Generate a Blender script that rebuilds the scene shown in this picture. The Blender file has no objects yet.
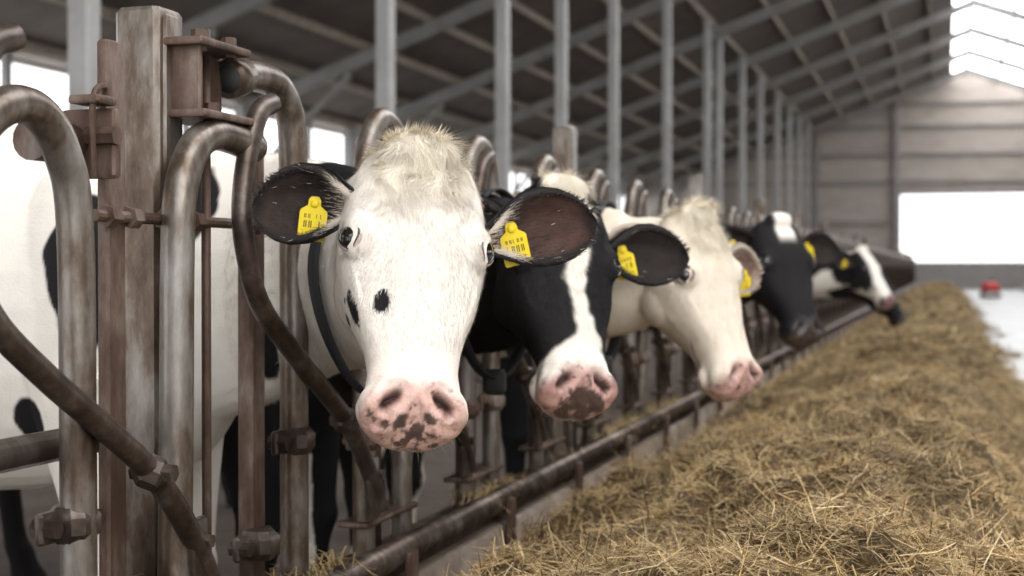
import bpy, math, random
import numpy as np
from mathutils import Vector
random.seed(4); rng=np.random.default_rng(7)
scene=bpy.context.scene
COL=scene.collection

# ------------------------------------------------------------ helpers
def V(*a): return np.array(a,dtype=float)
def nrm(v): return v/ (np.linalg.norm(v)+1e-12)
def sstep(a,b,x):
    t=np.clip((x-a)/(b-a),0,1); return t*t*(3-2*t)
def _h(i,j,k,s):
    n=(i.astype(np.int64)*73856093)^(j.astype(np.int64)*19349663)^(k.astype(np.int64)*83492791)^(s*2654435761)
    n=(n^(n>>13))*1274126177; n=n&0xffffffff; n=(n^(n>>16))&0xffff
    return n/65535.0
def vnoise(P,scale,seed=0):
    Q=P*scale; I=np.floor(Q).astype(np.int64); F=Q-I; F=F*F*(3-2*F); r=0
    for a in (0,1):
        for b in (0,1):
            for c in (0,1):
                w=(F[:,0] if a else 1-F[:,0])*(F[:,1] if b else 1-F[:,1])*(F[:,2] if c else 1-F[:,2])
                r=r+w*_h(I[:,0]+a,I[:,1]+b,I[:,2]+c,seed)
    return r
RM=np.array([[.36,.48,-.8],[-.8,.6,0.],[.48,.64,.6]])
def fbm(P,scale,seed=0,o=3):
    r=0;a=.5;t=0
    for i in range(o):
        P=P@RM
        r=r+a*vnoise(P,scale*2**i,seed+i*17); t+=a; a*=.5
    return r/t
def empty(name):
    o=bpy.data.objects.new(name,None); COL.objects.link(o); o.empty_display_size=.1; return o
def add(name,me,parent=None,mat=None,smooth=True):
    o=bpy.data.objects.new(name,me); COL.objects.link(o)
    if mat is not None and not me.materials: me.materials.append(mat)
    if smooth: me.polygons.foreach_set('use_smooth',[True]*len(me.polygons))
    if parent: o.parent=parent
    return o
def mk(name,vs,fs):
    me=bpy.data.meshes.new(name); me.from_pydata([tuple(map(float,v)) for v in vs],[],[tuple(f) for f in fs]); me.update(); return me
def fast(name,Vs,quads):
    me=bpy.data.meshes.new(name); k=quads.shape[1]
    me.vertices.add(len(Vs)); me.vertices.foreach_set('co',Vs.astype(np.float32).ravel())
    me.loops.add(quads.size); me.loops.foreach_set('vertex_index',quads.astype(np.int32).ravel())
    me.polygons.add(len(quads)); me.polygons.foreach_set('loop_start',np.arange(0,quads.size,k,dtype=np.int32))
    me.update(calc_edges=True); me.validate(); return me
def setcol(me,C,name='Col'):
    a=me.color_attributes.new(name,'FLOAT_COLOR','POINT')
    D=np.ones((len(me.vertices),4),dtype=np.float32); D[:,:C.shape[1]]=C; a.data.foreach_set('color',D.ravel())
def merge(parts):
    vs=[];fs=[];o=0
    for v,f in parts:
        vs.append(np.asarray(v,float)); fs+= [tuple(i+o for i in q) for q in f]; o+=len(v)
    return np.concatenate(vs),fs
def loft(rings):
    m=len(rings);k=len(rings[0]); vs=np.concatenate(rings); fs=[]
    for i in range(m-1):
        for j in range(k):
            a=i*k+j;b=i*k+(j+1)%k; fs.append((a,b,b+k,a+k))
    c0=len(vs); vs=np.vstack([vs,rings[0].mean(0),rings[-1].mean(0)])
    for j in range(k):
        fs.append((c0,(j+1)%k,j)); fs.append((c0+1,(m-1)*k+j,(m-1)*k+(j+1)%k))
    return vs,fs
def ellipsoid(c,r,B=None,nu=20,nv=12):
    B=np.eye(3) if B is None else B
    rings=[]
    for i in range(nv+1):
        t=math.pi*(i+.02)/(nv+.04)
        ring=[]
        for j in range(nu):
            p=2*math.pi*j/nu
            ring.append(c+B@(np.array([r[0]*math.sin(t)*math.cos(p),r[1]*math.sin(t)*math.sin(p),r[2]*math.cos(t)])))
        rings.append(np.array(ring))
    return loft(rings)
def crom(P,n=8):
    P=np.asarray(P,float)
    if n<=1 or len(P)<3: return P
    Q=np.vstack([2*P[0]-P[1],P,2*P[-1]-P[-2]]); out=[]
    for i in range(1,len(Q)-2):
        for t in np.linspace(0,1,n,endpoint=False):
            a,b,c,d=Q[i-1:i+3]
            out.append(.5*((2*b)+(-a+c)*t+(2*a-5*b+4*c-d)*t*t+(-a+3*b-3*c+d)*t**3))
    out.append(P[-1]); return np.array(out)
def tubeg(pts,r,seg=14,n=6,cap=True):
    pts=np.asarray(pts,float)
    rr=np.full(len(pts),r) if np.isscalar(r) else np.asarray(r,float)
    D=crom(np.column_stack([pts,rr]),n); P=D[:,:3]; R=D[:,3]
    T=np.gradient(P,axis=0); T/= (np.linalg.norm(T,axis=1)[:,None]+1e-9)
    u=nrm(np.cross(T[0],[0.3,.2,1.] if abs(T[0][2])<.9 else [1,.1,0])); rings=[]
    for i in range(len(P)):
        u=nrm(u-T[i]*np.dot(u,T[i])); w=np.cross(T[i],u)
        a=np.linspace(0,2*np.pi,seg,endpoint=False)
        rings.append(P[i]+R[i]*(np.outer(np.cos(a),u)+np.outer(np.sin(a),w)))
    return loft(rings)
def boxg(c,s,bev=0.0,rot=None):
    c=np.array(c,float); h=np.array(s,float)/2; b=min(bev,min(h)*.9)
    xs=[(h[0]-b,-h[1]),(h[0],-h[1]+b),(h[0],h[1]-b),(h[0]-b,h[1]),(-h[0]+b,h[1]),(-h[0],h[1]-b),(-h[0],-h[1]+b),(-h[0]+b,-h[1])]
    if b==0: xs=[(h[0],-h[1]),(h[0],h[1]),(-h[0],h[1]),(-h[0],-h[1])]
    rings=[]
    zz=[(-h[2],b),(-h[2]+b,0),(h[2]-b,0),(h[2],b)] if b>0 else [(-h[2],0),(h[2],0)]
    for z,i in zz:
        rings.append(np.array([[x-math.copysign(i*.6,x),y-math.copysign(i*.6,y),z] for x,y in xs]))
    v,f=loft(rings)
    if rot is not None: v=v@np.asarray(rot).T
    return v+c,f
def rotx(a):
    c,s=math.cos(a),math.sin(a); return np.array([[1,0,0],[0,c,-s],[0,s,c]])
def obj(name,parts,mat,parent=None,smooth=True,auto=False):
    v,f=merge(parts); me=mk(name,v,f)
    o=add(name,me,parent,mat,smooth)
    if auto:
        me.polygons.foreach_set('use_smooth',[True]*len(me.polygons))
        me.set_sharp_from_angle(angle=math.radians(35))
    return o

# ------------------------------------------------------------ materials
def newmat(name):
    m=bpy.data.materials.new(name); m.use_nodes=True; nt=m.node_tree
    return m,nt,nt.nodes['Principled BSDF']
def noisemat(name,stops,scale=5,rough=.7,metal=0,bump=.0,bscale=60,stretch=(1,1,1),detail=8,bdist=.01):
    m,nt,b=newmat(name); N=nt.nodes;L=nt.links
    tc=N.new('ShaderNodeTexCoord'); mp=N.new('ShaderNodeMapping'); mp.inputs['Scale'].default_value=stretch
    L.new(tc.outputs['Object'],mp.inputs[0])
    n=N.new('ShaderNodeTexNoise'); n.inputs['Scale'].default_value=scale; n.inputs['Detail'].default_value=detail; n.inputs['Roughness'].default_value=.65
    L.new(mp.outputs[0],n.inputs['Vector'])
    r=N.new('ShaderNodeValToRGB'); e=r.color_ramp.elements
    e[0].position=stops[0][0]; e[0].color=(*stops[0][1],1); e[1].position=stops[-1][0]; e[1].color=(*stops[-1][1],1)
    for p,c in stops[1:-1]:
        q=e.new(p); q.color=(*c,1)
    L.new(n.outputs['Fac'],r.inputs[0]); L.new(r.outputs[0],b.inputs['Base Color'])
    b.inputs['Roughness'].default_value=rough; b.inputs['Metallic'].default_value=metal
    if bump:
        n2=N.new('ShaderNodeTexNoise'); n2.inputs['Scale'].default_value=bscale; n2.inputs['Detail'].default_value=6
        L.new(mp.outputs[0],n2.inputs['Vector'])
        bp=N.new('ShaderNodeBump'); bp.inputs['Strength'].default_value=bump; bp.inputs['Distance'].default_value=bdist
        L.new(n2.outputs['Fac'],bp.inputs['Height']); L.new(bp.outputs[0],b.inputs['Normal'])
    return m
M_galv=noisemat('galvanised_steel',[(.33,(.040,.024,.015)),(.45,(.11,.078,.056)),(.54,(.20,.175,.15)),(.72,(.34,.32,.30))],scale=11,rough=.36,metal=.6,bump=.35,bscale=70,stretch=(1,1,.35),bdist=.003)
M_rust=noisemat('rusty_steel',[(.3,(.035,.02,.014)),(.5,(.10,.06,.042)),(.62,(.17,.125,.10)),(.75,(.28,.25,.23))],scale=13,rough=.6,metal=.35,bump=.5,bscale=90,stretch=(1,1,.4),bdist=.003)
M_dark=noisemat('worn_steel',[(.3,(.03,.02,.016)),(.5,(.085,.062,.05)),(.7,(.20,.17,.15))],scale=14,rough=.36,metal=.6,bump=.3,bscale=80,bdist=.002)
M_post=noisemat('painted_post',[(.3,(.30,.29,.28)),(.7,(.42,.41,.40))],scale=3,rough=.5,metal=.1)
M_conc=noisemat('concrete',[(.3,(.11,.08,.06)),(.5,(.24,.19,.155)),(.7,(.38,.32,.28))],scale=6,rough=.85,bump=.5,bscale=30)
M_floor=noisemat('aisle_concrete',[(.3,(.17,.17,.17)),(.7,(.33,.33,.33))],scale=1.5,rough=.34,bump=.1,bscale=20)
M_mud=noisemat('slatted_floor',[(.3,(.04,.028,.02)),(.7,(.12,.09,.07))],scale=3,rough=.7,bump=.4,bscale=15)
M_roof=noisemat('roof_sheet',[(.3,(.10,.085,.07)),(.7,(.17,.145,.12))],scale=1.2,rough=.85)
M_wood=noisemat('purlin_timber',[(.3,(.19,.15,.12)),(.7,(.30,.26,.21))],scale=4,rough=.8)
M_steel=noisemat('portal_steel',[(.3,(.19,.18,.17)),(.7,(.28,.27,.26))],scale=2,rough=.6)
M_wall=noisemat('wall_cladding',[(.3,(.33,.285,.25)),(.7,(.44,.39,.35))],scale=1.0,rough=.8,stretch=(1,1,3))  # cladding colour raised to stand in for haze on the end wall
M_wall2=noisemat('wall_rail',[(.3,(.22,.20,.19)),(.7,(.28,.26,.25))],scale=2,rough=.8)
def simple(name,c,rough=.5,metal=0,coat=0):
    m,nt,b=newmat(name); N=nt.nodes;L=nt.links
    n=N.new('ShaderNodeTexNoise'); n.inputs['Scale'].default_value=30
    mx=N.new('ShaderNodeMix'); mx.data_type='RGBA'; mx.inputs[6].default_value=(*c,1); mx.inputs[7].default_value=(*[k*.72 for k in c],1)
    L.new(n.outputs['Fac'],mx.inputs[0]); L.new(mx.outputs[2],b.inputs['Base Color'])
    b.inputs['Roughness'].default_value=rough; b.inputs['Metallic'].default_value=metal; b.inputs['Coat Weight'].default_value=coat
    return m
M_tag=simple('ear_tag_plastic',(.95,.72,.01),.4)
M_ink=simple('tag_ink',(.10,.08,.01),.6)
M_strap=simple('collar_webbing',(.018,.018,.022),.75)
M_eye=simple('eye_cornea',(.010,.007,.006),.05,0,1.0)
M_red=simple('red_enamel',(.5,.05,.04),.5)
M_blk=simple('rubber_and_bore_shade',(.03,.03,.03),.7)
def attrmat(name,rough,wet=False,bump=0,bscale=200,spec=.5):
    m,nt,b=newmat(name); N=nt.nodes;L=nt.links
    a=N.new('ShaderNodeAttribute'); a.attribute_name='Col'
    L.new(a.outputs['Color'],b.inputs['Base Color']); b.inputs['Roughness'].default_value=rough
    b.inputs['Specular IOR Level'].default_value=spec
    if wet:
        mr=N.new('ShaderNodeMapRange'); mr.inputs[3].default_value=rough; mr.inputs[4].default_value=.30
        L.new(a.outputs['Alpha'],mr.inputs[0]); L.new(mr.outputs[0],b.inputs['Roughness'])
        ms=N.new('ShaderNodeMapRange'); ms.inputs[3].default_value=spec; ms.inputs[4].default_value=.55
        L.new(a.outputs['Alpha'],ms.inputs[0]); L.new(ms.outputs[0],b.inputs['Specular IOR Level'])
    if bump:
        tc=N.new('ShaderNodeTexCoord'); n=N.new('ShaderNodeTexNoise'); n.inputs['Scale'].default_value=bscale; n.inputs['Detail'].default_value=4
        L.new(tc.outputs['Object'],n.inputs['Vector'])
        bp=N.new('ShaderNodeBump'); bp.inputs['Strength'].default_value=bump; bp.inputs['Distance'].default_value=.004
        L.new(n.outputs['Fac'],bp.inputs['Height']); L.new(bp.outputs[0],b.inputs['Normal'])
    return m
M_coat=attrmat('cow_coat',.75,True,.35,220,.18)
M_fur=attrmat('cow_hair',.7,spec=.22)
M_hay=attrmat('hay_straw',.75)
M_haybase=noisemat('hay_bed',[(.3,(.03,.02,.01)),(.5,(.10,.066,.03)),(.7,(.20,.14,.07))],scale=45,rough=.9,bump=1,bscale=60,bdist=.02)
def emis(name,c,s):
    m,nt,b=newmat(name); b.inputs['Base Color'].default_value=(.8,.8,.8,1)
    b.inputs['Emission Color'].default_value=(*c,1); b.inputs['Emission Strength'].default_value=s; return m
M_sky=emis('translucent_rooflight',(.97,.98,1),7)

# ------------------------------------------------------------ cows
HR=[(-.035,.035,-.035,-.085),(-.02,.062,-.012,-.115),(0,.082,.004,-.14),(.04,.096,.014,-.175),(.09,.106,.02,-.205),(.14,.112,.02,-.228),
    (.19,.112,.014,-.24),(.235,.105,.006,-.24),(.28,.095,.001,-.222),(.33,.081,-.001,-.188),(.38,.069,-.003,-.158),(.42,.064,-.005,-.145),
    (.455,.068,-.008,-.140),(.485,.072,-.015,-.138),(.51,.070,-.028,-.134),(.53,.060,-.046,-.126),(.543,.04,-.068,-.112),(.548,.018,-.08,-.10)]
def head_ring(s,w,t,b,frame):
    O,ex,ea,en=frame; H=t-b; cn=t-.36*H; r=[]
    for th in np.linspace(0,2*np.pi,36,endpoint=False):
        c,sn=math.cos(th),math.sin(th)
        x=w*math.copysign(abs(c)**.85,c); nn=cn+(.36*H if sn>0 else .64*H)*math.copysign(abs(sn)**.85,sn)
        if sn<0: x*=1-.28*abs(sn)**1.5
        r.append(O+x*ex+s*ea+nn*en)
    return np.array(r)

def make_cow(spec):
    yb=spec['yb']; O=np.array(spec['poll'],float); psi=math.radians(spec['psi']); p=math.radians(spec['pitch']); rho=math.radians(spec.get('roll',0))
    f=V(math.cos(psi),math.sin(psi),0); z=V(0,0,1)
    left=np.cross(z,f); ea=f*math.cos(p)-z*math.sin(p); en=f*math.sin(p)+z*math.cos(p)
    def rr(v): return v*math.cos(rho)+np.cross(f,v)*math.sin(rho)+f*np.dot(f,v)*(1-math.cos(rho))
    ex,ea,en=rr(left),rr(ea),rr(en)
    KX,KS=spec.get('kx',1.12),spec.get('ks',.90); exs,eas=ex*KX,ea*KS
    fr=(O,exs,eas,en); B=np.column_stack([exs,eas,en]); BI=np.linalg.inv(B).T
    W=lambda x,s,n: O+x*exs+s*eas+n*en
    parts=[loft([head_ring(*r,fr) for r in HR])]
    for sg in (-1,1):
        parts.append(ellipsoid(W(sg*.080,.172,-.028),(.034,.052,.036),B))     # orbit
        parts.append(ellipsoid(W(sg*.060,.21,-.135),(.045,.085,.085),B))      # cheek
        parts.append(ellipsoid(W(sg*.045,.485,-.050),(.033,.038,.036),B))     # nostril wing
        parts.append(ellipsoid(W(sg*.045,.475,-.098),(.030,.042,.022),B))     # lips
        parts.append(ellipsoid(W(sg*.072,.055,-.065),(.035,.04,.04),B))       # ear base
    parts.append(ellipsoid(W(0,.475,-.128),(.045,.045,.026),B))
    parts.append(ellipsoid(W(0,-.005,.0),(.06,.04,.035),B))
    nk=[(W(0,.12,-.10),.085,.10),(W(0,.07,-.17),.095,.125)]+[(np.array(q[:3],float),q[3],q[4]) for q in spec['neck']]
    pts=crom(np.array([np.r_[a,b,c] for a,b,c in nk]),6)
    T=np.gradient(pts[:,:3],axis=0); rings=[]; neck_frames=[]
    for i in range(len(pts)):
        t=nrm(T[i]); up=nrm(z-t*np.dot(z,t)) if i>5 else nrm((1-i/6)*nrm(ea*-1-t*np.dot(-ea,t))+(i/6)*nrm(z-t*np.dot(z,t)))
        up=nrm(up-t*np.dot(up,t)); sd=np.cross(t,up); a=np.linspace(0,2*np.pi,32,endpoint=False)
        taper=np.where(np.sin(a)>0,1-.35*np.sin(a)**2,1-.1*np.sin(a)**2)
        rings.append(pts[i,:3]+np.outer(pts[i,3]*np.cos(a)*taper,sd)+np.outer(pts[i,4]*np.sin(a),up)); neck_frames.append((pts[i,:3],sd,up,pts[i,3],pts[i,4],t))
    parts.append(loft(rings))
    TR=[(-1.42,.93,.17,.10),(-1.5,.95,.29,.18),(-1.62,.97,.36,.235),(-1.8,.98,.39,.27),(-2.1,.965,.40,.33),(-2.45,.96,.41,.365),(-2.75,.985,.39,.345),(-2.98,1.04,.33,.29),(-3.15,1.09,.25,.22),(-3.27,1.12,.14,.13)]
    TRc=crom(np.array(TR),4); rings=[]
    for x,zc,hh,hw in TRc:
        a=np.linspace(0,2*np.pi,40,endpoint=False)
        c_,s_=np.cos(a),np.sin(a)
        rings.append(np.column_stack([np.full(40,x),yb+hw*np.sign(c_)*abs(c_)**.85*np.where(s_>0,1-.28*s_**2,1-.15*s_**2),zc+hh*np.sign(s_)*abs(s_)**.9]))
    parts.append(loft(rings))
    for sg in (-1,1):
        parts.append(ellipsoid(V(-1.68,yb+sg*.17,1.0),(.16,.09,.27)))
        parts.append(ellipsoid(V(-2.95,yb+sg*.2,1.0),(.2,.1,.24)))
        for L in ([(-1.66,.17,.85,.12),(-1.64,.165,.66,.085),(-1.62,.16,.46,.055),(-1.615,.16,.40,.056),(-1.62,.16,.32,.038),(-1.62,.16,.16,.034),(-1.61,.16,.10,.044),(-1.60,.16,.05,.044),(-1.585,.16,.005,.058)],
                  [(-2.98,.2,.92,.17),(-2.88,.2,.72,.13),(-2.98,.19,.58,.075),(-3.1,.18,.47,.055),(-3.09,.18,.36,.04),(-3.06,.18,.16,.036),(-3.04,.18,.10,.045),(-3.02,.18,.05,.045),(-3.0,.18,.005,.058)]):
            q=crom(np.array(L),4); a=np.linspace(0,2*np.pi,20,endpoint=False)
            parts.append(loft([np.column_stack([x+r*1.15*np.cos(a),yb+sg*y+r*.9*np.sin(a),np.full(20,zz)]) for x,y,zz,r in q]))
    parts.append(ellipsoid(V(-2.72,yb,.62),(.2,.15,.14)))
    parts.append(tubeg([(-3.22,yb,1.28),(-3.33,yb,1.18),(-3.36,yb,.9),(-3.36,yb,.6)],[.035,.028,.02,.02],10,5))
    parts.append(ellipsoid(V(-3.36,yb,.5),(.035,.035,.13)))
    v,fc=merge(parts); me0=mk('tmp',v,fc); ob=add('tmp',me0)
    m=ob.modifiers.new('r','REMESH'); m.mode='VOXEL'; m.voxel_size=spec['vox']
    s=ob.modifiers.new('s','SMOOTH'); s.factor=.5; s.iterations=spec.get('sm',5)
    dg=bpy.context.evaluated_depsgraph_get(); dg.update()
    me=bpy.data.meshes.new_from_object(ob.evaluated_get(dg)); bpy.data.objects.remove(ob)
    n=len(me.vertices); P=np.empty(n*3,np.float32); me.vertices.foreach_get('co',P); P=P.reshape(-1,3).astype(float)
    NR=np.empty(n*3,np.float32); me.vertices.foreach_get('normal',NR); NR=NR.reshape(-1,3).astype(float)
    Hc=(P-O)@BI; X,S,Nn=Hc[:,0],Hc[:,1],Hc[:,2]
    # bony relief + nostrils, mouth, eye sockets
    d=np.zeros(n); nos=np.zeros(n)
    hz_=sstep(-.3,-.2,Nn)*sstep(.2,.16,abs(X))*sstep(-.1,-.05,S)*(S<.6)
    d-=.005*np.exp(-((abs(X)-.055)/.016)**2)*np.exp(-((S-.29)/.07)**2)*(Nn>-.09)*hz_
    d+=.004*np.exp(-((abs(X)-.083)/.012)**2-((S-.27)/.05)**2)*(Nn<-.03)*(Nn>-.12)*hz_
    for sg in (-1,1):
        xx=X-sg*(.037+.009*np.sin((S-.49)*60))
        q=(xx/.0135)**2+((S-.492)/.024)**2+((Nn+.035)/.06)**2
        w=1-sstep(.15,1.2,q); nos=np.maximum(nos,1-sstep(.45,1.15,q)); d-=.026*w
        q=(xx/.026)**2+((S-.490)/.038)**2+((Nn+.035)/.06)**2
        d+=.006*np.exp(-(q-1.2)**2*3)*(Nn>-.08)
        q=((X-sg*.108)/.03)**2+((S-.180)/.024)**2+((Nn+.03)/.03)**2; d-=.008*(1-sstep(.2,1.2,q))
    mline=-.112+.03*sstep(.4,.33,S); mouth=np.exp(-((Nn-mline)/.0045)**2)*sstep(.34,.38,S)*hz_
    d-=.006*mouth; d-=.004*np.exp(-(X/.004)**2)*sstep(.5,.52,S)*(Nn>-.11)*hz_
    P+=NR*d[:,None]
    me.vertices.foreach_set('co',P.astype(np.float32).ravel()); me.update()
    headm=(sstep(-.08,-.02,S)*sstep(-.30,-.2,Nn)*sstep(.2,.15,abs(X)))
    C=spec['color'](P,X,S,Nn,headm)
    pad=sstep(.432,.474,S-.03*(X/.06)**2+.035*(fbm(P,45,3)-.5))*sstep(-.102,-.082,Nn+.01*(fbm(P,50,7)-.5))
    lip=sstep(.40,.45,S)*sstep(-.085,-.10,Nn)*headm
    pk=np.array(spec['nose'])*(.85+.3*fbm(P,40,91))[:,None]
    C=C*(1-(pad*headm)[:,None])+pk*(pad*headm)[:,None]
    C=C*(1-.35*lip[:,None])+np.array([.50,.34,.29])*.35*lip[:,None] if not spec.get('darklip') else C
    Pw=P+.012*(np.stack([fbm(P,60,k,2) for k in (61,62,63)],1)-.5)
    sp=sstep(.58,.66,fbm(Pw,80,11,3)+spec.get('speck',0)+spec.get('speckc',0)*sstep(.06,.01,abs(X+.0))*sstep(.485,.525,S))*pad*headm
    C=C*(1-.92*sp[:,None])+np.array([.03,.022,.022])*.92*sp[:,None]
    gr=sstep(.50,.62,fbm(P,150,19,3))*np.maximum(pad,lip)*headm*.4*sstep(.44,.52,S)      # feed grime
    C=C*(1-gr[:,None])+np.array([.16,.10,.06])*gr[:,None]
    C=C*(1-.93*(nos*headm)[:,None])+np.array([.035,.012,.012])*.93*(nos*headm)[:,None]
    C=C*(1-.7*(mouth*headm)[:,None])
    wet=np.clip(pad*headm,0,1)
    setcol(me,np.column_stack([np.clip(C,0,1),wet]))
    root=empty('holstein_cow')
    add('body',me,root,M_coat)
    for sg in (-1,1):
        ec=W(sg*.0905,.180,-.024); od=nrm(sg*.74*ex+.66*en+.08*ea); fw=nrm(ea-od*np.dot(ea,od))
        upv=nrm(en-od*np.dot(en,od)); upv=nrm(upv-fw*np.dot(upv,fw))
        Be=np.column_stack([fw,upv,od])
        obj('eyeball',[ellipsoid(ec,(.0265,.0255,.0258),Be,24,16)],M_eye,root)
        def arc(t,amp,w=62):
            a=math.radians(w*t); b=math.radians(amp*(1-t*t)); return od*math.cos(a)*math.cos(b)+fw*math.sin(a)*math.cos(b)+upv*math.sin(b)
        lids=[];lids2=[]
        for amp,rad in ((50,.0036),(-46,.0030)):
            ts=np.linspace(-1,1,13)
            lids.append(tubeg([ec+arc(t,amp)*.0265 for t in ts],[rad*(1-.4*abs(t)) for t in ts],10,2))
            lids2.append(tubeg([ec+arc(t,amp*1.27,66)*.0255 for t in ts],[rad*1.7*(1-.3*abs(t)) for t in ts],10,2))
            lids2.append(tubeg([ec+arc(t,amp*1.55,72)*.0245 for t in ts],[rad*2.2*(1-.3*abs(t)) for t in ts],10,2))
        obj('eyelid_margin',lids,M_eye,root)
        o=obj('eyelids',lids2,M_coat,root); nn=len(o.data.vertices); lc=np.array(spec.get('lidc',(.62,.54,.47)))
        setcol(o.data,np.column_stack([np.tile(lc,(nn,1)),np.zeros(nn)]))
        lv=[];lf=[]
        for t in np.linspace(-.8,.8,18):
            dd=arc(t,44); p0=ec+dd*.029; p1=p0+(od*.5+upv*.5+fw*.3*t+rng.normal(0,.12,3))*.014
            k=len(lv); lv+= [p0-fw*.0005,p0+fw*.0005,p1]; lf.append((k,k+1,k+2))
        o=obj('eyelashes',[(np.array(lv),lf)],M_fur,root); setcol(o.data,np.tile(np.array(spec.get('lash',(.25,.2,.17))),(len(lv),1)))
    furs=[]
    for sg in (-1,1):
        es=spec['ear'][0 if sg<0 else 1]
        Bp=W(*es.get('b',(sg*.09,.065,-.062))); dr=nrm(es['d'][0]*left+es['d'][1]*z+es['d'][2]*f); Nf=nrm(es['n'][0]*left+es['n'][1]*z+es['n'][2]*f); Nf=nrm(Nf-dr*np.dot(Nf,dr)); sd=np.cross(dr,Nf)
        if sd[2]<0: sd=-sd
        L=es.get('L',.185); Wd=es.get('W',.067); nu,nv=30,21
        us=np.linspace(0,1,nu); wt=np.interp(us,[0,.1,.25,.42,.6,.75,.87,.95,.985,1],[.36,.5,.76,.95,1,.90,.68,.42,.22,.04])*Wd
        fm=np.interp(us,[0,.2,.45,.75,1],[2.2,1.6,1.15,.85,.6])
        inn=[];out=[];ci=[];co=[]
        for i,u in enumerate(us):
            for vv in np.linspace(-1,1,nv):
                ph=vv*fm[i]; R=wt[i]/math.sin(min(fm[i],math.pi/2))
                q=Bp+dr*(L*u)+sd*R*math.sin(ph)*(1 if vv<0 else .92)+Nf*(R*(1-math.cos(ph))-.022*math.sin(math.pi*u)-.4*wt[i])-sd*.022*u*u
                rim=math.exp(-((abs(vv)-.95)/.11)**2)*.0045
                th=.0042+rim; nn_=nrm(sd*math.sin(ph)*-1+Nf*math.cos(ph))
                ridge=.0022*math.cos(vv*9+u*2)*math.sin(math.pi*min(1,u*1.1))*(abs(vv)<.8)
                inn.append(q+nn_*(th*.5+ridge)); out.append(q-nn_*th*.9)
                e=float(max(sstep(.72,.95,abs(vv)),sstep(.86,.97,u))); ci.append(np.array(es['in'])*(1-e)+np.array(es['rim'])*e); co.append(np.array(es['out']))
        inn=np.array(inn);out=np.array(out); K=len(inn); fs=[]
        g=lambda i,j:i*nv+j
        for i in range(nu-1):
            for j in range(nv-1):
                fs.append((g(i,j),g(i,j+1),g(i+1,j+1),g(i+1,j))); fs.append((K+g(i,j),K+g(i+1,j),K+g(i+1,j+1),K+g(i,j+1)))
            for j in (0,nv-1): fs.append((g(i,j),g(i+1,j),K+g(i+1,j),K+g(i,j)))
        for j in range(nv-1): fs.append((g(nu-1,j),g(nu-1,j+1),K+g(nu-1,j+1),K+g(nu-1,j)))
        o=obj('ear',[(np.vstack([inn,out]),fs)],M_coat,root)
        Ce=np.vstack([ci,co]); Ce=Ce*(.6+.8*fbm(np.vstack([inn,out]),60,5))[:,None]; setcol(o.data,np.column_stack([Ce,np.zeros(len(Ce))]))
        if spec.get('fur',0):
            m_=spec.get('earfur',3600); ii=rng.integers(0,nu-1,m_); jj=rng.integers(0,nv,m_)
            ej=rng.random(m_)<.6; jj[ej]=np.where(rng.random(ej.sum())<.5,rng.integers(0,2,ej.sum()),nv-1-rng.integers(0,2,ej.sum()))
            rt=inn[ii*nv+jj]+rng.normal(0,.0015,(m_,3)); side=np.where(jj<nv//2,-1,1)[:,None]*sd
            basew=(1-us[ii])[:,None]
            dirs=dr*1.0+side*np.where(ej,.35,.05)[:,None]+Nf*(.12+.3*basew)+rng.normal(0,.18,(m_,3))
            ln=.006+.008*rng.random(m_)+.020*(basew[:,0]**2)*rng.random(m_)
            cc=np.where((rng.random(m_)<es.get('hairw',.1)+1.1*es.get('hb',0)*sstep(.66,.95,basew[:,0]))[:,None],np.array([[.70,.62,.52]]),np.array([es['rim']])*1.4+.008)
            furs.append((rt,dirs,ln,cc,np.tile(Nf,(m_,1)),.0004))
        if es.get('tag'):
            tu,tv,ang=es['tag']; i=int(tu*(nu-1)); c=inn[i*nv+int((tv+1)/2*(nv-1))]+Nf*.022
            rt_=nrm(np.cross(z,Nf)); upt=nrm(np.cross(Nf,rt_)); upt,rt_=upt*math.cos(ang)+rt_*math.sin(ang),rt_*math.cos(ang)-upt*math.sin(ang); s_=es.get('ts',1.0)
            ol=[(-.010,.012),(-.006,.017),(.006,.017),(.010,.012),(.011,.002),(.022,-.006),(.0235,-.010),(.0235,-.055),(.021,-.058),(-.021,-.058),(-.0235,-.055),(-.0235,-.010),(-.022,-.006),(-.011,.002)]
            Nt=nrm(Nf+upt*.12)
            r1=np.array([c+rt_*a*s_+upt*b*s_+Nt*.0012 for a,b in ol]); r0=r1-Nt*.0024
            obj('ear_tag',[loft([r0,r1])],M_tag,root,smooth=False)
            obj('tag_button',[ellipsoid(c+upt*.006*s_+Nf*.002,(.0075,.0075,.003),np.column_stack([rt_,upt,Nf])),tubeg([c+upt*.006*s_,c+upt*.006*s_-Nf*.03],.003,8,1)],M_tag,root)
            ink=[]
            for row,(yy,hh,cnt,ww) in enumerate(((-.016,.007,5,.004),(-.030,.012,4,.006),(-.046,.006,6,.003))):
                for q in range(cnt):
                    if random.random()<.12: continue
                    xx=-.017+.034*(q+.5)/cnt; cc=c+rt_*xx*s_+upt*yy*s_+Nt*.0017
                    for ss in range(2 if random.random()<.6 else 1):
                        a=ww*.38; off=rt_*(ss*ww*.55-.25*ww)
                        vv=[cc+off-rt_*a*.4-upt*hh*.5,cc+off+rt_*a*.4-upt*hh*.5,cc+off+rt_*a*.4+upt*hh*.5,cc+off-rt_*a*.4+upt*hh*.5]
                        ink.append((np.array(vv),[(0,1,2,3)]))
            obj('tag_digits',ink,M_ink,root,smooth=False)
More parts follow.
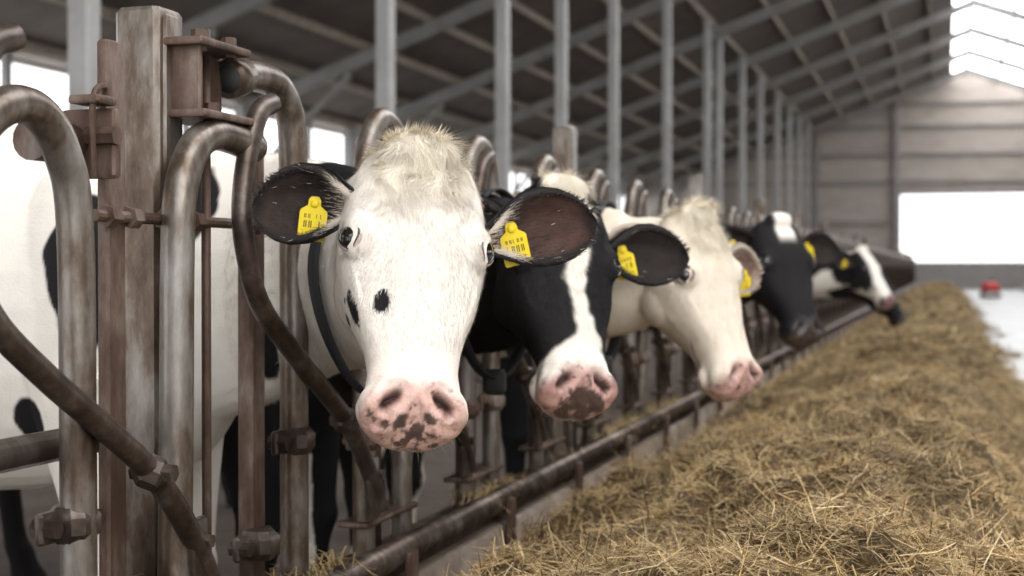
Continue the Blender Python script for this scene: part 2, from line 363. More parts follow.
    if spec.get('collar'):
        i=spec['collar']; c,sd,up,wa,ha,t=neck_frames[i]; a=np.linspace(0,2*np.pi,49)[:-1]; rings=[]
        tt=nrm(t); drop=spec.get('cdrop',.04)
        for k in a:
            ta=1-.35*math.sin(k)**2 if math.sin(k)>0 else 1-.1*math.sin(k)**2
            q=c+sd*(wa*ta+.012)*math.cos(k)+up*((ha+.01)*math.sin(k)-(drop if math.sin(k)<0 else 0)*math.sin(k)**2)
            o_=nrm(q-c); rings.append(np.array([q-tt*.018,q+tt*.018,q+tt*.018+o_*.005,q-tt*.018+o_*.005]))
        rings=np.array(rings); K=len(a); fs=[(i_*4+j,i_*4+(j+1)%4,((i_+1)%K)*4+(j+1)%4,((i_+1)%K)*4+j) for i_ in range(K) for j in range(4)]
        obj('collar',[(rings.reshape(-1,3),fs)],M_strap,root)
        low=c-up*(ha+drop+.02); obj('collar_buckle',[boxg(low,(.05,.04,.06),.01)],M_blk,root)
    nf=spec.get('fur',0)
    if nf:
        lt=np.empty(len(me.polygons),np.int32); me.polygons.foreach_get('loop_total',lt); ls=np.empty(len(lt),np.int32); me.polygons.foreach_get('loop_start',ls)
        lv=np.empty(len(me.loops),np.int32); me.loops.foreach_get('vertex_index',lv)
        qi=ls[lt==4]; Q=np.stack([lv[qi+k] for k in range(4)],1)
        NR=np.empty(n*3,np.float32); me.vertices.foreach_get('normal',NR); NR=NR.reshape(-1,3).astype(float)
        ok=(P[:,0]>-1.35)
        vis=(NR@nrm(V(0,0,1.06)-O))>-.35
        noeye=np.ones(n,bool)
        for sg in (-1,1): noeye&=(np.linalg.norm(P-(W(sg*.0905,.180,-.024)+nrm(sg*.74*ex+.66*en+.08*ea)*.012),axis=1)>.0225)
        m1=ok&vis&noeye&(~((pad>.3)&(headm>.3)))&(nos<.2)
        fm_=m1[Q].all(1); Qm=Q[fm_]; ch=rng.integers(0,len(Qm),nf); q=Qm[ch]; a=rng.random((nf,1));b=rng.random((nf,1))
        def bl(A): return (A[q[:,0]]*(1-a)+A[q[:,1]]*a)*(1-b)+(A[q[:,3]]*(1-a)+A[q[:,2]]*a)*b
        rp=bl(P); rn=bl(NR); rc=bl(C); hs=(rp-O)@BI
        flow=np.tile(ea,(nf,1)); wn=sstep(.02,-.12,hs[:,1])[:,None]; flow=flow*(1-wn)+(-.3*f-1.0*z)*wn
        lat=np.clip(hs[:,0:1]/.1,-1,1)*sstep(.0,.15,hs[:,1])[:,None]*sstep(.42,.25,hs[:,1])[:,None]; flow=flow+ex*lat*.35-en*.25*abs(lat)
        clump=np.stack([fbm(rp,38,k)-.5 for k in (1,2,3)],1); flow=flow+clump*1.5
        flow=flow-rn*np.sum(flow*rn,1)[:,None]; flow/=np.linalg.norm(flow,axis=1)[:,None]+1e-9
        tuft=sstep(.15,.05,hs[:,1]+.05*(fbm(rp,30,9)-.5))*sstep(-.08,-.04,hs[:,2])*sstep(.085,.05,abs(hs[:,0]))*spec.get('tuft',1)
        cl2=np.stack([fbm(rp,48,k)-.5 for k in (4,5,6)],1)
        dirs=flow+rn*(.16+.5*tuft)[:,None]+rng.normal(0,.14,(nf,3))*(1+.4*tuft)[:,None]+cl2*3.0*tuft[:,None]
        mz=sstep(.36,.43,hs[:,1])
        ln=(.010+.007*rng.random(nf))*(1-.55*mz)+tuft*(.022*rng.random(nf)+.010)
        cc=rc*(.74+.36*rng.random((nf,1))); cc=np.where((rc[:,:1]>.3),cc*(1-tuft[:,None]*.85)+np.array([1.0,.92,.77])*(.78+.35*rng.random((nf,1)))*tuft[:,None]*.85,cc)
        furs.append((rp-rn*.001,dirs,ln,np.clip(cc,0,1),rn,.0006))
        k=spec.get('whisk',140); mm=np.where((headm>.5)&(S>.40)&(Nn<-.06))[0]
        if len(mm):
            ids=rng.choice(mm,k); furs.append((P[ids],NR[ids]*1.0+ea*.5-z*.3+rng.normal(0,.3,(k,3)),.012+.018*rng.random(k),np.tile([[.5,.46,.4]],(k,1)),NR[ids],.0003))
    if furs:
        VV=[];CC=[];NNs=[]
        for rt,dirs,ln,cc,nn_,wd in furs:
            dirs=dirs/(np.linalg.norm(dirs,axis=1)[:,None]+1e-9); sdv=np.cross(dirs,nn_); sdv/=np.linalg.norm(sdv,axis=1)[:,None]+1e-9
            tip=rt+dirs*ln[:,None]
            tri=np.stack([rt-sdv*wd,rt+sdv*wd,tip],1); VV.append(tri.reshape(-1,3)); CC.append(np.repeat(cc,3,0))
            ns=nn_+.35*rng.normal(0,.5,nn_.shape); ns/=np.linalg.norm(ns,axis=1)[:,None]; NNs.append(np.repeat(ns,3,0))
        VV=np.concatenate(VV);CC=np.concatenate(CC);NNs=np.concatenate(NNs)
        fme=fast('coat_hair',VV,np.arange(len(VV)).reshape(-1,3))
        setcol(fme,CC); add('coat_hair',fme,root,M_fur)
        try: fme.normals_split_custom_set_from_vertices(NNs.tolist())
        except Exception as e: print('normals',e)
    return root

WHT=np.array([.82,.765,.69]); BLK=np.array([.013,.012,.013])
def mixc(m): return WHT*(1-m[:,None])+BLK*m[:,None]
def blobs(P,L,ns=.35,sc=9,seed=1):
    m=np.zeros(len(P)); nz=(fbm(P,sc,seed)-.5)*2*ns
    for c,r in L:
        q=np.sqrt((((P-np.array(c))/np.array(r))**2).sum(1))+nz; m=np.maximum(m,sstep(1.05,.95,q))
    return m
def bodypatch(P,seed,th=.5,sc=2.2):
    return sstep(th-.008,th+.008,fbm(P+seed*3.7,sc,seed,3)+ .02*(fbm(P,30,seed+5)-.5))
def eyeshade(c,X,S,N,hm,k=.22):
    for sg in (-1,1):
        e=np.exp(-(((X-sg*.10)/.028)**2+((S-.18)/.028)**2+((N+.03)/.03)**2))*hm; c=c*(1-k*e[:,None])+np.array([.42,.27,.23])*k*e[:,None]
    return c
def col1(P,X,S,N,hm):
    H=np.column_stack([X,S,N])
    m=blobs(P,[((-1.42,2.42,1.22),(.06,.2,.10)),((-1.62,2.40,1.05),(.07,.2,.15)),((-1.27,2.45,.86),(.045,.12,.09)),((-1.10,2.42,1.24),(.10,.2,.055)),((-2.0,2.3,1.18),(.10,.3,.10)),((-1.50,2.4,.80),(.03,.1,.04)),((-2.35,2.2,1.2),(.12,.3,.07)),((-1.75,2.3,.75),(.05,.3,.07))],.35,12,4)*(1-hm)
    sp=blobs(H,[((-.085,.30,-.055),(.03,.034,.013)),((-.055,.305,-.012),(.012,.023,.02)),((-.088,.30,-.10),(.03,.012,.010)),((-.08,.335,-.055),(.03,.005,.004)),((-.09,.275,-.08),(.03,.006,.005))],.3,70,2)
    c=mixc(np.maximum(m,sp*hm))
    y=sstep(.09,-.02,S)*sstep(-.08,-.03,N)*hm
    c=c*(1-.2*y[:,None])+np.array([.74,.64,.48])*.2*y[:,None]
    c=eyeshade(c,X,S,N,hm)
    u=sstep(.36,.45,S)*hm; c=c*(1-.3*u[:,None])+np.array([.78,.56,.48])*.3*u[:,None]
    return c*(.90+.16*fbm(P,25,8))[:,None]
def col2(P,X,S,N,hm):
    wv=np.interp(S,[-.05,0,.06,.12,.18,.25,.32,.36,.40,.44,.5],[.045,.05,.034,.026,.024,.016,.011,.018,.038,.06,.07]); off=.010+.008*np.sin(S*20)-.02*sstep(.36,.42,S)
    wh=sstep(.005,-.005,abs(X-off)-wv+.03*(fbm(P,25,3)-.5))*sstep(-.06,-.03,N+.2*sstep(.38,.43,S))
    head=1-wh*hm*sstep(-.045,-.03,S)
    m=np.where(hm>.4,head,1.0); nb=bodypatch(P,6,.5,1.8); m=np.where(P[:,0]<-1.6,nb,m)
    return mixc(m)*(.90+.16*fbm(P,25,8))[:,None]
def col3(P,X,S,N,hm):
    m=bodypatch(P,9,.47,1.9)*sstep(-1.25,-1.4,P[:,0]); c=eyeshade(mixc(m),X,S,N,hm)
    return c*np.array([1,.955,.88])*(.90+.16*fbm(P,25,8))[:,None]
def col4(P,X,S,N,hm):
    wh=sstep(.012,0,abs(X-.0)-.03+.02*(fbm(P,25,3)-.5))*sstep(.12,.06,S)*sstep(-.05,-.02,N)
    m=np.where(hm>.4,1-wh,1.0); m=np.where(P[:,0]<-1.7,bodypatch(P,12,.5,1.8),m); return mixc(m)
def col5(P,X,S,N,hm):
    m=np.where(hm>.4,sstep(.06,.08,abs(X)+.03*(fbm(P,20,3)-.5)),bodypatch(P,15,.48,1.8)); return mixc(m)
def col6(P,X,S,N,hm):
    return mixc(np.where(hm>.4,1.0,bodypatch(P,21,.45,1.8)))

K1=(.022,.018,.017)
def ears(dl,dr_,inL,inR,rimL=K1,rimR=K1,outc=(.02,.018,.018),**k):
    a={'d':dl,'n':k.get('nl',(-.25,-.05,1)),'in':inL,'rim':rimL,'out':outc,'hairw':k.get('hairw',.01),'hb':k.get('hb',0),'tag':k.get('tl',(.42,-.05,.12)),'L':k.get('Ll',.185)}
    b={'d':dr_,'n':k.get('nr',(.25,-.05,1)),'in':inR,'rim':rimR,'out':outc,'hairw':k.get('hairw',.01),'hb':k.get('hb',0),'tag':k.get('tr',(.26,-.0,-.25)),'L':k.get('Lr',.185)}
    if 'bl' in k: a['b']=k['bl']
    if 'br' in k: b['b']=k['br']
    return (a,b)
BLID=(.02,.018,.018)
cows=[
 dict(yb=2.66,poll=(-.842,2.235,1.25),psi=301,pitch=62,roll=-6,vox=.0046,color=col1,nose=(.66,.42,.36),lidc=(.46,.37,.31),speck=-.11,speckc=.26,fur=105000,lash=(.5,.45,.4),
      neck=[(-1.0,2.46,1.06,.115,.17),(-1.18,2.58,1.06,.13,.215),(-1.38,2.64,1.04,.16,.27),(-1.62,2.66,1.02,.2,.33)],
      ear=ears((-.93,.13,-.25),(.97,.28,.02),(.04,.028,.024),(.085,.048,.038),hb=1.0,bl=(-.088,.085,-.062),br=(.112,.13,-.055),Lr=.195,Ll=.172),collar=13,cdrop=.05),
 dict(yb=3.32,poll=(-.79,2.95,1.225),psi=309,pitch=61,roll=-6,vox=.006,color=col2,nose=(.52,.30,.26),speck=-.02,speckc=.38,lidc=BLID,fur=70000,lash=(.03,.03,.03),
      neck=[(-.95,3.12,1.05,.115,.17),(-1.15,3.23,1.05,.13,.21),(-1.38,3.30,1.04,.16,.27),(-1.62,3.32,1.02,.2,.33)],
      ear=ears((-.93,.05,-.28),(.97,.06,.12),(.03,.024,.022),(.035,.027,.024),br=(.10,.12,-.06),Lr=.2),collar=14,cdrop=.05),
 dict(yb=3.98,poll=(-.635,3.78,1.20),psi=329,pitch=67,roll=0,vox=.0065,color=col3,nose=(.56,.34,.29),lidc=(.4,.31,.26),speck=-.08,speckc=.08,fur=60000,lash=(.4,.35,.3),
      neck=[(-.85,3.86,1.05,.115,.17),(-1.08,3.91,1.05,.13,.21),(-1.36,3.96,1.04,.16,.27),(-1.62,3.98,1.02,.2,.33)],
      ear=ears((-.9,-.05,-.3),(.95,-.22,.12),(.3,.19,.15),(.20,.12,.095),rimL=(.4,.33,.27),rimR=(.36,.29,.24),outc=(.6,.52,.45),hairw=.5,tr=(.74,-.2,-.1),nr=(-.6,-.05,1),br=(.095,.10,-.07)),collar=14,cdrop=.06),
 dict(yb=5.5,poll=(-.62,5.56,1.238),psi=314,pitch=63,roll=0,vox=.010,color=col4,nose=(.03,.025,.025),speck=.1,darklip=True,lidc=BLID,sm=3,
      neck=[(-.82,5.60,1.07,.115,.17),(-1.08,5.56,1.05,.13,.21),(-1.36,5.5,1.04,.16,.27),(-1.62,5.5,1.02,.2,.33)],
      ear=ears((-.9,.05,-.3),(.97,-.02,.15),(.03,.024,.022),(.035,.027,.024),br=(.095,.08,-.06),Lr=.19)),
 dict(yb=11.3,poll=(-.62,11.3,1.2),psi=335,pitch=55,roll=0,vox=.016,color=col5,nose=(.4,.2,.2),speck=.1,lidc=BLID,sm=2,
      neck=[(-.84,11.3,1.06,.115,.17),(-1.1,11.3,1.05,.13,.21),(-1.36,11.3,1.04,.16,.27),(-1.62,11.3,1.02,.2,.33)],
      ear=ears((-.9,.05,-.3),(.93,.0,-.2),(.05,.04,.04),(.05,.04,.04))),
 dict(yb=12.8,poll=(-.55,12.8,1.02),psi=345,pitch=60,roll=0,vox=.016,color=col6,nose=(.03,.02,.02),speck=.1,darklip=True,lidc=BLID,sm=2,
      neck=[(-.8,12.8,.95,.115,.17),(-1.1,12.8,1.0,.13,.21),(-1.36,12.8,1.02,.16,.27),(-1.62,12.8,1.02,.2,.33)],
      ear=ears((-.9,.05,-.3),(.93,.0,-.2),(.05,.04,.04),(.05,.04,.04))),
]
for c in cows: make_cow(c)

# ------------------------------------------------------------ feed barrier
XB=-1.19
fb=empty('feed_barrier')
def yz(L,x=XB): return [(x,a,b) for a,b in L]
obj('neck_hoop',[tubeg(yz([(1.47,.46),(1.47,.8),(1.475,1.12),(1.51,1.22),(1.575,1.27),(1.645,1.27),(1.70,1.22),(1.73,1.12),(1.735,.8),(1.735,.44)],XB+.02),.026,18,6)],M_galv,fb)
obj('neck_hoop',[tubeg(yz([(1.975,.44),(1.985,.8),(1.99,1.08),(2.0,1.18),(2.04,1.25),(2.10,1.28),(2.17,1.28),(2.25,1.27)],XB+.03),.027,18,6)],M_galv,fb)
obj('neck_hoop',[tubeg(yz([(2.2,1.386),(2.25,1.397),(2.32,1.402),(2.38,1.395),(2.425,1.36),(2.445,1.30),(2.45,1.1),(2.45,.8),(2.45,.44)],XB+.01),.027,18,6)],M_galv,fb)
obj('hoop_socket',[tubeg(yz([(2.195,1.384),(2.24,1.395)],XB+.01),.034,18,1)],M_galv,fb)
obj('bore_shade',[tubeg(yz([(2.1935,1.3835),(2.1955,1.384)],XB+.01),.024,18,1)],M_blk,fb)  # black disc paints the shade inside the open tube end
LB=[(.10,1.352),(.05,1.33),(.01,1.26),(-.012,1.17),(.0,1.09),(.05,1.0),(.16,.92),(.30,.835),(.43,.75),(.54,.64),(.60,.555)]
def lockbar(y0,x=XB+.045):
    return tubeg(yz([(y0+a,b) for a,b in LB],x),.0185,14,6)
def lockfit(y0,x=XB+.045):
    P=[]
    P.append(boxg((x,y0+.42,.757),(.05,.05,.046),.014,rotx(-.65))); P.append(tubeg([(x-.03,y0+.42,.757),(x+.04,y0+.42,.757)],.014,6,1))
    P.append(boxg((x,y0+.56,.60),(.014,.05,.13),.004,rotx(.1))); P.append(tubeg([(x-.01,y0+.56,.63),(x+.025,y0+.56,.63)],.011,6,1))
    return P
obj('locking_bar',[lockbar(2.19)]+lockfit(2.19),M_dark,fb,auto=True)
obj('locking_bar',[lockbar(1.44,XB+.06)]+lockfit(1.44,XB+.06),M_dark,fb,auto=True)
obj('upright_bar',[boxg((XB-.01,1.868,.92),(.02,.05,.96),.004)],M_rust,fb,auto=True)
obj('upright_bar',[boxg((XB-.02,2.335,.9),(.03,.055,.86),.005)],M_rust,fb,auto=True)
obj('barrier_post',[boxg((XB-.055,2.05,.94),(.08,.085,1.08),.008),boxg((XB-.055,2.05,.94),(.088,.05,1.06),.004)],M_galv,fb,auto=True)
obj('release_rod',[tubeg(yz([(2.135,1.46),(2.135,.45)],XB+.0),.008,10,1)],M_rust,fb)
def hexb(y_,z_,x=XB+.03,r=.014): return tubeg([(x-.03,y_,z_),(x+.008,y_,z_)],r,6,1)
br=[boxg((XB,2.11,1.425),(.11,.17,.012),.003),boxg((XB,2.12,1.31),(.11,.17,.012),.003),boxg((XB-.01,2.17,1.37),(.012,.06,.12),.003),boxg((XB-.01,2.05,1.37),(.10,.012,.12),.003)]
for y_,z_ in ((2.06,1.432),(2.16,1.434),(2.10,1.318)): br.append(tubeg([(XB+.03,y_,z_-.02),(XB+.03,y_,z_+.014)],.013,6,1))
obj('mounting_bracket',br,M_rust,fb,auto=True)
b2=[]
for y_,z_ in ((1.735,.70),(2.45,.735),(1.87,.565),(2.30,.565)):
    b2.append(boxg((XB+.012,y_,z_),(.066,.066,.052),.014)); b2.append(boxg((XB+.0,y_,z_),(.014,.135,.044),.004))
    b2.append(hexb(y_+.052,z_,XB+.015)); b2.append(hexb(y_-.052,z_,XB+.015))
obj('pipe_clamp',b2,M_dark,fb,auto=True)
b3=[tubeg(yz([(1.80,1.137),(2.30,1.137)],XB+.005),.009,10,1)]
for y_ in (1.84,1.90,2.0,2.09,2.30): b3.append(tubeg(yz([(y_-.012,1.137),(y_+.012,1.137)],XB+.005),.017,6,1))
b3+=[tubeg(yz([(1.70,1.24),(1.86,1.24)],XB-.03),.03,16,1),boxg((XB-.0,1.80,1.24),(.09,.02,.10),.004),boxg((XB+.02,1.775,1.30),(.05,.05,.012),.003),tubeg([(XB,1.79,1.25),(XB+.05,1.79,1.25)],.014,6,1)]
b3+=[tubeg([(XB+.02,1.775,1.19),(XB+.03,1.76,1.30),(XB+.03,1.79,1.32),(XB+.02,1.80,1.29)],.005,8,4)]
obj('latch_rod',b3,M_rust,fb,auto=True)
obj('lower_rail',[tubeg([(XB-.06,-1.2,.80),(XB-.06,1.9,.80)],.024,14,1)],M_galv,fb)
y=2.785; units=[]
while y<56:
    units.append(y); y+=.66
v,f=merge([tubeg([(XB+.01,0,.44),(XB+.01,0,.8),(XB+.01,.0,1.20),(XB+.01,.02,1.31),(XB+.01,.07,1.375),(XB+.01,.125,1.385),(XB+.01,.185,1.355),(XB+.01,.215,1.28),(XB+.01,.22,1.1),(XB+.01,.22,.8),(XB+.01,.22,.44)],.024,14,5)])
mh=mk('neck_hoop',v,f); mh.materials.append(M_galv)
v,f=merge([lockbar(.0)]+lockfit(0)); ml=mk('locking_bar',v,f); ml.materials.append(M_dark)
pu_=[boxg((XB-.02,.11,.86),(.03,.06,.84),.005),boxg((XB+.0,.11,.52),(.07,.30,.012),.003),boxg((XB+.0,.11,1.20),(.03,.24,.03),.004)]
for yy in (0,.22): pu_+=[boxg((XB+.012,yy,.70),(.066,.066,.05),.014),boxg((XB,yy,.70),(.014,.12,.04),.004),hexb(yy+.045,.70,XB+.015,.011),hexb(yy-.045,.70,XB+.015,.011)]
v,f=merge(pu_); mu=mk('upright_bar',v,f); mu.materials.append(M_rust)
for m_ in (mh,ml,mu):
    m_.polygons.foreach_set('use_smooth',[True]*len(m_.polygons)); m_.set_sharp_from_angle(angle=math.radians(38))
for yy in units+[ .03,-.69,.73]:
    for nm,m_ in (('neck_hoop',mh),('locking_bar',ml),('upright_bar',mu)):
        if yy<1 and nm=='locking_bar': continue
        o=bpy.data.objects.new(nm,m_); COL.objects.link(o); o.location=(0,yy,0); o.parent=fb
posts=[]
for i in range(1,21):
    yy=2.05+2.64*i; posts.append(boxg((XB-.055,yy,.97),(.07,.075,1.14),.008))
posts.append(boxg((XB-.055,-.59,.97),(.07,.075,1.14),.008))
obj('barrier_post',posts,M_galv,fb,auto=True)
obj('bottom_rail',[tubeg([(XB+.07,-2,.452),(XB+.07,57,.452)],.03,16,1),tubeg([(XB-.055,2.8,1.24),(XB-.055,57,1.24)],.02,12,1)],M_dark,fb)
bb=[boxg((XB+.0,27.5,.415),(.10,59,.05),.006)]
yy=-1.5
while yy<40:
    bb.append(boxg((XB+.105,yy,.40),(.016,.05,.12),.004)); yy+=.72
obj('sill_angle',bb,M_rust,fb,auto=True)

# ------------------------------------------------------------ curb & floors
obj('concrete_curb',[boxg((-1.2,27,.195),(.2,62,.39),.015)],M_conc,None,auto=True)
obj('concrete_curb',[boxg((2.7,27,.195),(.2,62,.39),.015)],M_conc,None,auto=True)
def plane(name,x0,x1,y0,y1,z,mat,th=.1):
    return obj(name,[boxg(((x0+x1)/2,(y0+y1)/2,z-th/2),(x1-x0,y1-y0,th))],mat,None,smooth=False)
plane('floor',-1.1,2.6,-4,59,.25,M_floor,.35)
plane('floor_cow_alley',-12.2,-1.3,-4,59,.0,M_mud)
plane('floor_cow_alley',2.8,13.6,-4,59,.0,M_mud)

# ------------------------------------------------------------ hay
def hayz(x,y):
    P=np.column_stack([x,y,np.zeros_like(x)])
    xo=x+.14*(fbm(P,1.1,55,2)-.5)
    b=np.interp(xo,[-1.12,-1.02,-.9,-.7,-.45,-.15,.05,.2,.33,.45],[.25,.29,.36,.45,.51,.55,.51,.40,.29,.235])
    e=np.interp(x,[-1.12,-.95,.3,.6],[.45,1,1,.3])
    r1=1-abs(2*fbm(P,3.2,4,2)-1)*1.6
    return b+e*(.17*(fbm(P,1.6,2,2)-.5)+.11*(r1-.6)+.09*(fbm(P,8,6,2)-.5)+.035*(fbm(P,24,8,2)-.5))
xs=np.linspace(-1.1,.66,100); ys=np.concatenate([np.arange(-1.5,9,.02),np.arange(9,22,.08),np.arange(22,55,.4)])
XX,YY=np.meshgrid(xs,ys); hx=XX.ravel(); hy=YY.ravel()
hz=hayz(hx,hy); HV=np.column_stack([hx,hy,hz]); nx=len(xs)
ii,jj=np.meshgrid(np.arange(len(ys)-1),np.arange(nx-1),indexing='ij'); a=(ii*nx+jj).ravel(); Q=np.column_stack([a,a+1,a+nx+1,a+nx])
hay=empty('hay_pile')
me=fast('hay_bed',HV,Q); add('hay_bed',me,hay,M_haybase)
def straws(n,y0,y1,L0,L1,w,xr=(-1.08,.52),lift=.02,pit=.33):
    u=rng.random(n); y=y0*(y1/y0)**u; x=rng.uniform(*xr,n)
    e=rng.random(n)<.03; x[e]=.45+abs(rng.normal(0,.12,e.sum()))
    z=np.maximum(hayz(x,y),.254)
    keep=(hayz(x,y)>.245)|(rng.random(n)<.1); x,y,z=x[keep],y[keep],z[keep]; n=len(x)
    ang=rng.uniform(0,2*np.pi,n); pt=rng.normal(0,pit,n); L=rng.uniform(L0,L1,n)
    sc=np.interp(y,[2,8,30],[1,1.3,2.6]); L=L*np.interp(y,[2,8,30],[1,1.1,1.6]); W_=w*sc*rng.uniform(.5,1.3,n)
    d=np.column_stack([np.cos(ang)*np.cos(pt),np.sin(ang)*np.cos(pt),np.sin(pt)])
    sd=np.column_stack([-np.sin(ang),np.cos(ang),rng.normal(0,.5,n)]); sd/=np.linalg.norm(sd,axis=1)[:,None]
    bend=rng.normal(0,.16,(n,3)); bend[:,2]-=.05
    c=np.column_stack([x,y,z+lift*rng.random(n)+.3*abs(np.sin(pt))*L*.5])
    pts=[]
    for t in (-.5,0,.5):
        q=c+d*(L*t)[:,None]+bend*(L*(t*t*2))[:,None]; k=1 if t==0 else .7
        pts+= [q-sd*(W_*k*.5)[:,None],q+sd*(W_*k*.5)[:,None]]
    VV=np.stack(pts,1).reshape(-1,3); b=np.arange(n)*6
    F=np.concatenate([np.column_stack([b,b+1,b+3,b+2]),np.column_stack([b+2,b+3,b+5,b+4])])
    pal=np.array([(.38,.255,.11),(.48,.345,.165),(.26,.165,.07),(.57,.44,.25),(.13,.082,.035),(.30,.23,.10)]); pr=[.27,.22,.2,.08,.15,.08]
    cc=pal[rng.choice(6,n,p=pr)]*rng.uniform(.75,1.15,(n,1)); pp=np.column_stack([x,y,z]); cl=(fbm(pp,5,31)-.5); cc=cc*(1.0+1.3*cl)[:,None]
    return VV,F,np.repeat(np.clip(cc,0,1),6,0)
for nm,args in (('straw_near',dict(n=125000,y0=1.5,y1=9,L0=.02,L1=.09,w=.0021)),('straw_far',dict(n=45000,y0=8,y1=50,L0=.06,L1=.14,w=.004)),('straw_tufts',dict(n=12000,y0=1.5,y1=8,L0=.07,L1=.15,w=.0019,lift=.04,pit=.42))):
    VV,F,CC=straws(**args); me=fast(nm,VV,F); setcol(me,CC); add(nm,me,hay,M_hay,smooth=False)
n=2800; y=2.2*(9/2.2)**rng.random(n); cl=.03+fbm(np.column_stack([y,y*0,y*0]),3.5,77); y=y[cl>.46]; n=len(y)
x=-1.15+rng.normal(0,.04,n); z=.47+rng.random(n)*.03-.1*(x>-1.1)
ang=rng.uniform(0,2*np.pi,n); pt=rng.normal(-.1,.5,n); L=rng.uniform(.04,.12,n); d=np.column_stack([np.cos(ang)*np.cos(pt),np.sin(ang)*np.cos(pt),np.sin(pt)]); sd=np.column_stack([-np.sin(ang),np.cos(ang),0*ang])
c=np.column_stack([x,y,z]); pts=[]
for t in (-.5,0,.5):
    q=c+d*(L*t)[:,None]; q[:,2]-=L*t*t*.8; pts+=[q-sd*.0012,q+sd*.0012]
VV=np.stack(pts,1).reshape(-1,3); b=np.arange(n)*6; F=np.concatenate([np.column_stack([b,b+1,b+3,b+2]),np.column_stack([b+2,b+3,b+5,b+4])])
me=fast('straw_on_sill',VV,F); setcol(me,np.tile(np.array([[.34,.24,.11]]),(len(VV),1))); add('straw_on_sill',me,hay,M_hay,smooth=False)

# ------------------------------------------------------------ building
XR,ZR,SL=.7,8.8,.365
zr=lambda x: ZR-SL*abs(x-XR)
def slab(x0,x1,y0,y1,th=.06,dz=0):
    v=[]
    for y_ in (y0,y1):
        for x_,t in ((x0,0),(x1,0),(x1,th),(x0,th)): v.append((x_,y_,zr(x_)+t+dz))
    return np.array(v),[(0,1,2,3),(7,6,5,4),(0,4,5,1),(1,5,6,2),(2,6,7,3),(3,7,4,0)]
Y0,Y1=-6,59
ceil=empty('ceiling')
obj('roof_sheet',[slab(-12.6,.15,Y0,Y1),slab(4.4,14,Y0,Y1)],M_roof,ceil,smooth=False)
obj('rooflight_panel',[slab(.15,.7,Y0,Y1),slab(.7,4.4,Y0,Y1)],M_sky,ceil,smooth=False)
pu=[]
for x_ in list(np.arange(-12,13.6,1.15)):
    pu.append(boxg((x_,(Y0+Y1)/2,zr(x_)-.08),(.07,Y1-Y0,.14)))
obj('purlins',pu,M_wood,ceil,smooth=False)
ra=[]
for y_ in np.arange(-1,59,4.8):
    for s_,xe in ((-1,-12.2),(1,13.6)):
        for a_,b_,w_ in ((.0,.02,.13),(.02,.22,.02),(.22,.24,.13)):
            v=[]
            for yy_ in (y_-w_/2,y_+w_/2):
                for x_,t in ((xe,b_),(XR,b_),(XR,a_),(xe,a_)): v.append((x_,yy_,zr(x_)-.15-t))
            ra.append((np.array(v),[(0,1,2,3),(7,6,5,4),(0,4,5,1),(1,5,6,2),(2,6,7,3),(3,7,4,0)]))
        ra.append(boxg((xe-s_*.1,y_,zr(xe)/2),(.2,.2,zr(xe)-.2),.01))
        x0=xe-s_*.1; x1=xe-s_*2.2; ra.append(tubeg([(x0,y_,zr(xe)-1.6),(x1,y_,zr(x1)-.45)],.06,8,1))
obj('portal_frames',ra,M_steel,ceil,smooth=False)
for yy in (7.6,12.5,16.2,18.9,22.1,26.6,31.3,33,36.9,40.6,44.9,48.4,51.8,55):
    h=zr(-5.07)-.16
    obj('support_post',[boxg((-5.07,yy,h/2),(.15,.15,h),.015),boxg((-5.07,yy,.01),(.3,.3,.02),.003),boxg((-5.07,yy,h-.02),(.22,.22,.03),.003)],M_post,None,auto=True)
obj('wall_left',[boxg((-12.3,26.5,1.15),(.15,65,2.3)),boxg((-12.3,26.5,4.08),(.15,65,.12))],M_wall,None,smooth=False)
wf=[]
for y_ in np.arange(-5,59,2.4): wf.append(boxg((-12.3,y_,3.15),(.1,.14,1.75),.01))
wf.append(boxg((-12.3,26.5,2.32),(.2,65,.08)))
obj('window_1',wf,M_steel,None,smooth=False)
obj('wall_right',[boxg((13.7,26.5,.6),(.15,65,1.2)),boxg((13.7,26.5,3.9),(.15,65,.25))],M_wall,None,smooth=False)
GX0,GX1,GZ0,GZ1=-1.85,3.45,1.3,4.0
def prism(poly,y0=59.0,y1=59.12):
    a=np.array([(x_,y0,z_) for x_,z_ in poly]); b=a.copy(); b[:,1]=y1; return loft([a,b])
wb=[prism([(-12.4,0),(GX0,0),(GX0,zr(GX0)),(-12.4,zr(-12.4))]),prism([(GX1,0),(13.8,0),(13.8,zr(13.8)),(GX1,zr(GX1))]),
    prism([(GX0,GZ1),(GX1,GZ1),(GX1,zr(GX1)),(XR,zr(XR)),(GX0,zr(GX0))])]
obj('wall_back',wb,M_wall,None,smooth=False)
obj('door_1',[boxg(((GX0+GX1)/2,58.9,(GZ0+.2)/2),(GX1-GX0,.1,GZ0-.2)),boxg((GX0,58.9,2.1),(.14,.1,4.2),.01),boxg((GX1,58.9,2.1),(.14,.1,4.2),.01),boxg(((GX0+GX1)/2,58.9,GZ1+.05),(GX1-GX0,.1,.14),.01)],M_wall2,None,smooth=False)
gt=[]
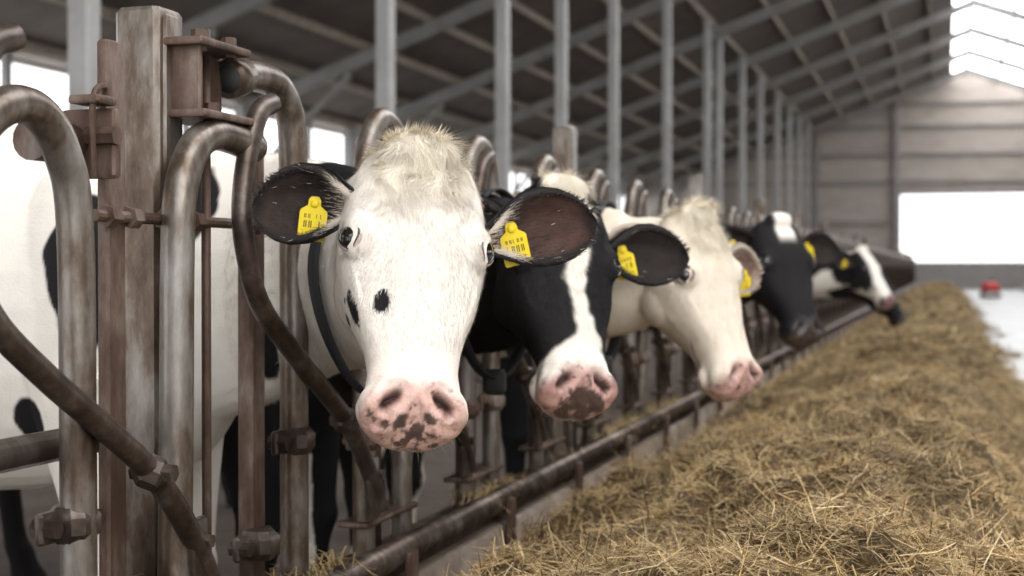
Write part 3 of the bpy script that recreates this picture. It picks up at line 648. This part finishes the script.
for z_ in (1.6,2.9,4.5,5.6,6.7,7.6):
    xl=max(-12.2,XR-(ZR-z_)/SL); xr_=min(13.6,XR+(ZR-z_)/SL)
    if GZ0<z_<GZ1:
        gt.append(boxg(((xl+GX0)/2,58.9,z_),(GX0-xl,.1,.10))); gt.append(boxg(((xr_+GX1)/2,58.9,z_),(xr_-GX1,.1,.10)))
    else: gt.append(boxg(((xl+xr_)/2,58.9,z_),(xr_-xl,.1,.10)))
for x_ in (-9,-5.1,GX0-.1,GX1+.1,6.6,10.5): gt.append(boxg((x_,58.8,zr(x_)/2-.1),(.2,.2,zr(x_)-.2),.01))
obj('trim_1',gt,M_wall2,None,smooth=False)
fp=empty('feed_pusher'); c=V(1.14,41,.25); k_=.52
a=np.linspace(0,2*np.pi,28,endpoint=False)
def disc(rz): return loft([np.column_stack([c[0]+k_*r*np.cos(a),c[1]+k_*r*np.sin(a),np.full(28,c[2]+k_*z_)]) for z_,r in rz])
obj('skirt',[disc([(0.0,.55),(.3,.56),(.32,.5)])],M_post,fp); obj('shell',[disc([(.32,.50),(.62,.46),(.8,.36),(.84,.2)])],M_red,fp); obj('beacon',[disc([(.84,.06),(.98,.06),(1.0,.03)])],M_blk,fp)

# ------------------------------------------------------------ light
w=bpy.data.worlds.new('World'); scene.world=w; w.use_nodes=True; nt=w.node_tree; bg=nt.nodes['Background']
bg.inputs[0].default_value=(.97,.98,1,1); bg.inputs[1].default_value=3.2
def area(name,loc,rot,sx,sy,e,c=(1,1,1)):
    l=bpy.data.lights.new(name,'AREA'); l.shape='RECTANGLE'; l.size=sx; l.size_y=sy; l.energy=e; l.color=c
    o=bpy.data.objects.new(name,l); COL.objects.link(o); o.location=loc; o.rotation_euler=rot; return o
area('fill_light',(3.6,-1.5,4.2),tuple(Vector((-4.4,4.5,-3.1)).to_track_quat('-Z','Y').to_euler()),3,2.5,190,(1,.96,.9))  # added light to brighten the cows; no barn fixture hangs here

cam=bpy.data.cameras.new('camera'); co=bpy.data.objects.new('camera',cam); COL.objects.link(co); scene.camera=co
cam.lens=50; cam.sensor_width=36; co.location=(0,0,1.06); co.rotation_euler=(math.radians(90-.8),0,math.radians(17))
cam.dof.use_dof=True; cam.dof.focus_distance=2.2; cam.dof.aperture_fstop=4.0; cam.clip_end=300
scene.view_settings.view_transform='Standard'; scene.view_settings.exposure=-.42
